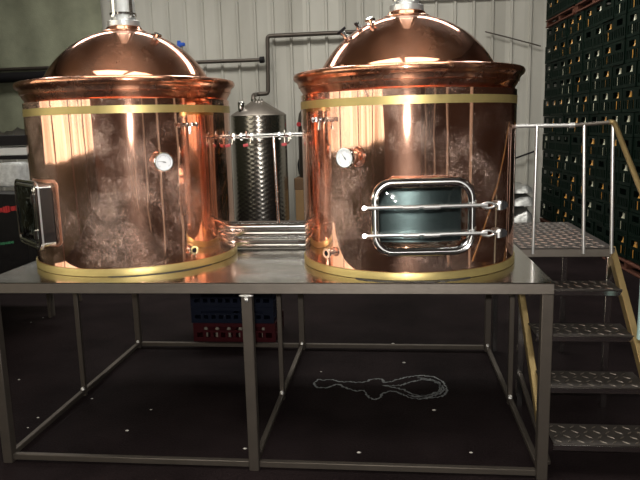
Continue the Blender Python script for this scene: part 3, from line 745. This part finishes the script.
# ------------------------------------------------------------------ crates
def crate_meshes(L_, Wd, Hh, nose=5):
    """open lattice crate: returns mesh for body centred in x,y with base at z=0; long side along y"""
    mb = MB(); t = .012; x, y = Wd/2, L_/2
    mb.box((-x+t, -y+t, 0), (x-t, y-t, .012))
    for sx in (-1, 1):
        for sy in (-1, 1):
            mb.box((min(sx*x, sx*(x-.03)), min(sy*y, sy*(y-.03)), 0), (max(sx*x, sx*(x-.03)), max(sy*y, sy*(y-.03)), Hh))
    for z0, z1 in ((0, .035), (Hh*.50, Hh*.62), (Hh-.03, Hh)):
        for s_ in (-1, 1):
            mb.box((-x+.03, min(s_*y, s_*(y-t)), z0), (x-.03, max(s_*y, s_*(y-t)), z1))
            mb.box((min(s_*x, s_*(x-t)), -y+.03, z0), (max(s_*x, s_*(x-t)), y-.03, z1))
    for k in range(nose):
        yy = -y+.03+(L_-.06)*(k+1)/(nose+1)
        for s_ in (-1, 1):
            mb.box((min(s_*x, s_*(x-t)), yy-.012, .035), (max(s_*x, s_*(x-t)), yy+.012, Hh*.50))
    for yy in (-y+.03, y-.085):
        for s_ in (-1, 1): mb.box((min(s_*x, s_*(x-t)), yy, Hh*.62), (max(s_*x, s_*(x-t)), yy+.055, Hh-.03))
    for k in range(3):
        xx = -x+.03+(Wd-.06)*(k+1)/4
        for s_ in (-1, 1): mb.box((xx-.012, min(s_*y, s_*(y-t)), .035), (xx+.012, max(s_*y, s_*(y-t)), Hh*.50))
    # inner divider
    mb.box((-x+t, -.004, .012), (x-t, .004, Hh*.55)); mb.box((-.004, -y+t, .012), (.004, y-t, Hh*.55))
    return mb
def bottle_mb():
    mb = MB(); mb.lathe([(.001, 0), (.030, 0), (.032, .005), (.032, .12), (.026, .15), (.014, .175), (.0135, .215), (.001, .216)], 14); return mb
CL, CW, CH = .338, .30, .259
proto = crate_meshes(CL, CW, CH).build('bottle_crate', GREENP, smooth=False)
tag(proto, 'dark green bottle crate stacked in the tall wall of crates on the right', 'crate', 'green bottle crates stacked on the right')
bproto = {}
for nm, mt in (('amber', AMBER), ('pale', PALEG)):
    b = bottle_mb().build('bottle', mt)
    cap = MB().lathe([(.001, .226), (.014, .226), (.0165, .212), (.0165, .210)], 12).build('bottle_cap', CAPM, b)
    tag(b, '%s bottle glinting through the handhold of a stacked green crate' % nm, 'bottle', '%s bottles in the green crates' % nm); bproto[nm] = (b, cap)
used = {'c': 0, 'amber': 0, 'pale': 0}
dirv = V((-.19, 3.64, 0)).normalized(); rz = math.atan2(-dirv.x, dirv.y); sidev = V((dirv.y, -dirv.x, 0))
start = V((4.573, 4.24, 0))-dirv*.25+sidev*(CW/2)
def visible_top(i):
    d = (start+dirv*(.345*i)); dist = d.y+2.9; return 1.656+125/655*dist+.15
npal = 12
for i in range(npal):
    base = start+dirv*(.345*i)
    for kk in range(14):
        z = .13+kk*.266 if kk < 11 else .13+11*.266+.13+(kk-11)*.266
        if z > visible_top(i): continue
        jit = sidev*random.uniform(-.012, .012)+dirv*random.uniform(-.004, .004)
        if used['c'] == 0: c = proto
        else: c = proto.copy(); COL.objects.link(c)
        used['c'] += 1
        c.location = base+jit+V((0,0,z)); c.rotation_euler = (0, 0, rz)
        if random.random() < (.84 if z > 1.3 else .5):
            nm = 'amber' if random.random() < .55 else 'pale'
            if used[nm] == 0: b, cp_ = bproto[nm]
            else:
                b = bproto[nm][0].copy(); COL.objects.link(b); cc = bproto[nm][1].copy(); COL.objects.link(cc); cc.parent = b
            used[nm] += 1
            b.location = base+jit+V((0,0,z+.0125))-sidev*(CW/2-.034)+dirv*random.uniform(-.01, .05); b.rotation_euler = (0, 0, rz)
def pallet(base_i, n, z, label):
    c0 = start+dirv*(.345*base_i-.125); c1 = start+dirv*(.345*(base_i+n)-.225)
    t = thing('wooden_pallet', (c0+c1)/2+V((0,0,z)), label, 'pallet')
    for s_, zz in ((-.135, z+.10), (0, z+.10), (.135, z+.10), (-.135, z+.012), (.135, z+.012)):
        a, b = c0+sidev*s_, c1+sidev*s_; MB().bar((a.x, a.y, zz), (b.x, b.y, zz), .08, .02).build('deck_board', WOOD, t)
    for f in (.02, .5, .98):
        q = c0.lerp(c1, f); a, b = q-sidev*.16, q+sidev*.16
        MB().bar((a.x, a.y, z+.056), (b.x, b.y, z+.056), .07, .066).build('pallet_block', WOOD, t)
for a, nm in ((0, 'nearest'), (4, 'middle'), (8, 'farthest')):
    pallet(a, 4, 0.002, '%s wooden pallet on the floor under the green crates' % nm)
pallet(4, 4, .13+11*.266-.005+.005, 'reddish pallet high in the crate wall, nearer part of the plank line')
pallet(8, 4, .13+11*.266, 'reddish pallet high in the crate wall, next to the grey wall')

# red and blue crates behind the platform
rc = crate_meshes(.66, .40, .15, 9)
o = MB(); Mr = Matrix.Translation((.745, 2.14, 0)) @ Matrix.Rotation(RD(90), 4, 'Z'); o.v = [Mr @ v for v in rc.v]; o.f = rc.f
RC = tag(o.build('plastic_crate', REDP, smooth=False, orig=(.745, 2.14, 0)), 'red plastic crate on the floor behind the platform, bottom of its stack', 'crate')
for i, (z, lab) in enumerate(((.152, 'dark blue crate resting directly on the red crate under the platform'), (.284, 'middle dark blue crate in the stack behind the platform'), (.416, 'topmost dark blue crate in the stack behind the platform'))):
    rc = crate_meshes(.66, .40, .13, 9); o = MB(); Mr = Matrix.Translation((.735, 2.14, z)) @ Matrix.Rotation(RD(90), 4, 'Z'); o.v = [Mr @ v for v in rc.v]; o.f = rc.f
    tag(o.build('plastic_crate', BLUEP, smooth=False, orig=(.735, 2.14, z)), lab, 'crate')
for i in range(6):
    xx = .50+.094*i
    c = MB().lathe([(.001, .014), (.016, .014), (.017, .02), (.017, .085), (.008, .105), (.008, .125), (.001, .126)], 12, Matrix.Translation((xx, 2.0, .003))).build('bottle', DIMG)
    tag(c, 'small pale bottle standing in the red crate behind the platform', 'bottle', 'bottles in the red crate')

# ------------------------------------------------------------------ dried spill and crumbs on the floor
def ribbon(mb, pts, wd, z=.0012, closed=False):
    pts = [V((a, b, 0)) for a, b in pts]; n = len(pts); vs = []; fs = []
    for i, p in enumerate(pts):
        q = pts[(i+1) % n] if closed or i < n-1 else p; r_ = pts[i-1] if closed or i > 0 else p
        t = (q-r_).normalized(); s_ = V((-t.y, t.x, 0))*(wd*random.uniform(.35, 1.3))
        vs += [p+s_+V((0,0,z)), p-s_+V((0,0,z))]
    for i in range(n if closed else n-1):
        j = (i+1) % n; fs.append((2*i, 2*j, 2*j+1, 2*i+1))
    mb.add(vs, fs)
SPILL_PX = [[(1.4708, 1.1283), (1.4915, 1.1808), (1.5446, 1.1831), (1.5903, 1.1938), (1.6269, 1.1522), (1.6925, 1.155), (1.7584, 1.1494), (1.8103, 1.1602), (1.8479, 1.2136), (1.9139, 1.2164), (1.9277, 1.1568), (1.9796, 1.1676), (2.0058, 1.203), (2.0588, 1.2401), (2.1257, 1.2782), (2.1919, 1.281), (2.2568, 1.266), (2.3041, 1.1988), (2.3218, 1.0996), (2.3215, 1.0198), (2.2921, 0.9567), (2.2352, 0.9237), (2.1495, 0.9047), (2.0892, 0.9168), (2.0414, 0.9756), (1.992, 1.0203), (1.9544, 1.0107), (1.9173, 0.9698), (1.9059, 0.908), (1.8698, 0.8763), (1.8317, 0.9196), (1.8032, 1.0117), (1.7527, 1.0093), (1.7, 1.039), (1.6581, 1.0863), (1.6231, 1.1181), (1.5934, 1.0834), (1.5578, 1.0488), (1.5127, 1.0468), (1.4832, 1.0784)], [(1.9283, 1.0984), (1.9795, 1.1006), (2.0308, 1.1112), (2.0963, 1.1727), (2.1755, 1.2103), (2.2524, 1.1965), (2.2915, 1.1146), (2.2856, 1.0339), (2.2381, 0.9694), (2.1637, 0.9506), (2.1033, 0.9785), (2.055, 1.0392), (2.0049, 1.0691)], [(2.1508, 1.244), (2.2285, 1.2299), (2.2823, 1.164), (2.3067, 1.0667), (2.276, 0.9866), (2.2118, 0.9377), (2.1263, 0.9336), (2.0782, 0.9619), (2.1146, 0.9483), (2.2008, 0.96), (2.2658, 1.0172), (2.2903, 1.0982), (2.2647, 1.1886), (2.2024, 1.2288)]]
mb = MB()
for pts in SPILL_PX:
    ps = []
    for i in range(len(pts)):
        a = V((*pts[i], 0)); b = V((*pts[(i+1) % len(pts)], 0)); k = max(1, int((b-a).length/.012))
        for j in range(k): q = a.lerp(b, j/k); ps.append((q.x+random.uniform(-.004,.004), q.y+random.uniform(-.008,.008)))
    ribbon(mb, ps, .0075, closed=True)
tag(mb.build('dried_spill', SALT, smooth=False), 'whitish dried spill outline on the dark floor beneath the right kettle', 'stain')
CH_ = [(-1.1292, 2.614), (-1.1859, 2.549), (-1.2221, 2.4091), (-0.5589, 1.0922), (0.4996, 0.3871), (0.5355, 0.6655), (2.064, 1.5196), (1.988, 1.9259), (2.2239, 0.7438), (1.8102, 0.2118), (2.3783, 0.245), (1.4963, 1.3247), (0.0977, 0.8063), (1.212, 0.2196), (1.2381, 0.2986), (0.0108, 0.6391), (-0.0916, 0.3923), (-0.1037, 0.5222)]
for i, (x, y) in enumerate(CH_):
    s_ = random.uniform(.004, .008); mb = MB()
    mb.lathe([(.001, 0), (s_, .001), (s_*1.1, s_*.5), (s_*.5, s_*.9), (.001, s_)], 6, Matrix.Translation((x, y, .0005)) @ Matrix.Diagonal((1.5, 1, 1, 1)))
    tag(mb.build('debris_chip', CHIP), 'tiny pale chip lying on the dark floor under the platform', 'debris', 'pale chips on the floor')

# ------------------------------------------------------------------ camera
cam = bpy.data.cameras.new('camera'); co = bpy.data.objects.new('camera', cam); COL.objects.link(co)
yaw, pitch, roll, f = -0.1113, 0.1712, -0.026, 655.1
F = V((sin(yaw)*cos(pitch), cos(yaw)*cos(pitch), -sin(pitch))); Rt = V((cos(yaw), -sin(yaw), 0)); U = Rt.cross(F)
R2 = Rt*cos(roll)+U*sin(roll); U2 = -Rt*sin(roll)+U*cos(roll)
co.matrix_world = Matrix(((R2.x,U2.x,-F.x,1.9868),(R2.y,U2.y,-F.y,-2.9155),(R2.z,U2.z,-F.z,1.6556),(0,0,0,1)))
cam.sensor_width = 36; cam.lens = f/640*36; cam.clip_start = .05; cam.clip_end = 100
S.camera = co

# ------------------------------------------------------------------ light
def light(name, kind, loc, power, col, size=None, size_y=None, rot=(0,0,0)):
    l = bpy.data.lights.new(name, kind); l.energy = power; l.color = col
    if kind == 'AREA': l.shape = 'RECTANGLE'; l.size = size; l.size_y = size_y
    if kind == 'POINT': l.shadow_soft_size = size
    o = bpy.data.objects.new(name, l); COL.objects.link(o); o.location = loc; o.rotation_euler = rot; return o
light('camera_flash', 'POINT', (1.97, -2.93, 1.72), 270, (1, .96, .90), .022)
for x0, x1, y0, y1 in SK:
    light('skylight_daylight', 'AREA', ((x0+x1)/2, (y0+y1)/2, ZC+.08), 190 if y0 > 0 else 60, (1, .97, .91), x1-x0-.1, y1-y0-.1)
w = bpy.data.worlds.new('world'); S.world = w; w.use_nodes = True
w.node_tree.nodes['Background'].inputs[0].default_value = (.75, .85, 1, 1); w.node_tree.nodes['Background'].inputs[1].default_value = .3
S.view_settings.view_transform = 'Standard'; S.view_settings.look = 'None'; S.view_settings.gamma = 1; S.view_settings.exposure = .32
S.view_settings.use_curve_mapping = False
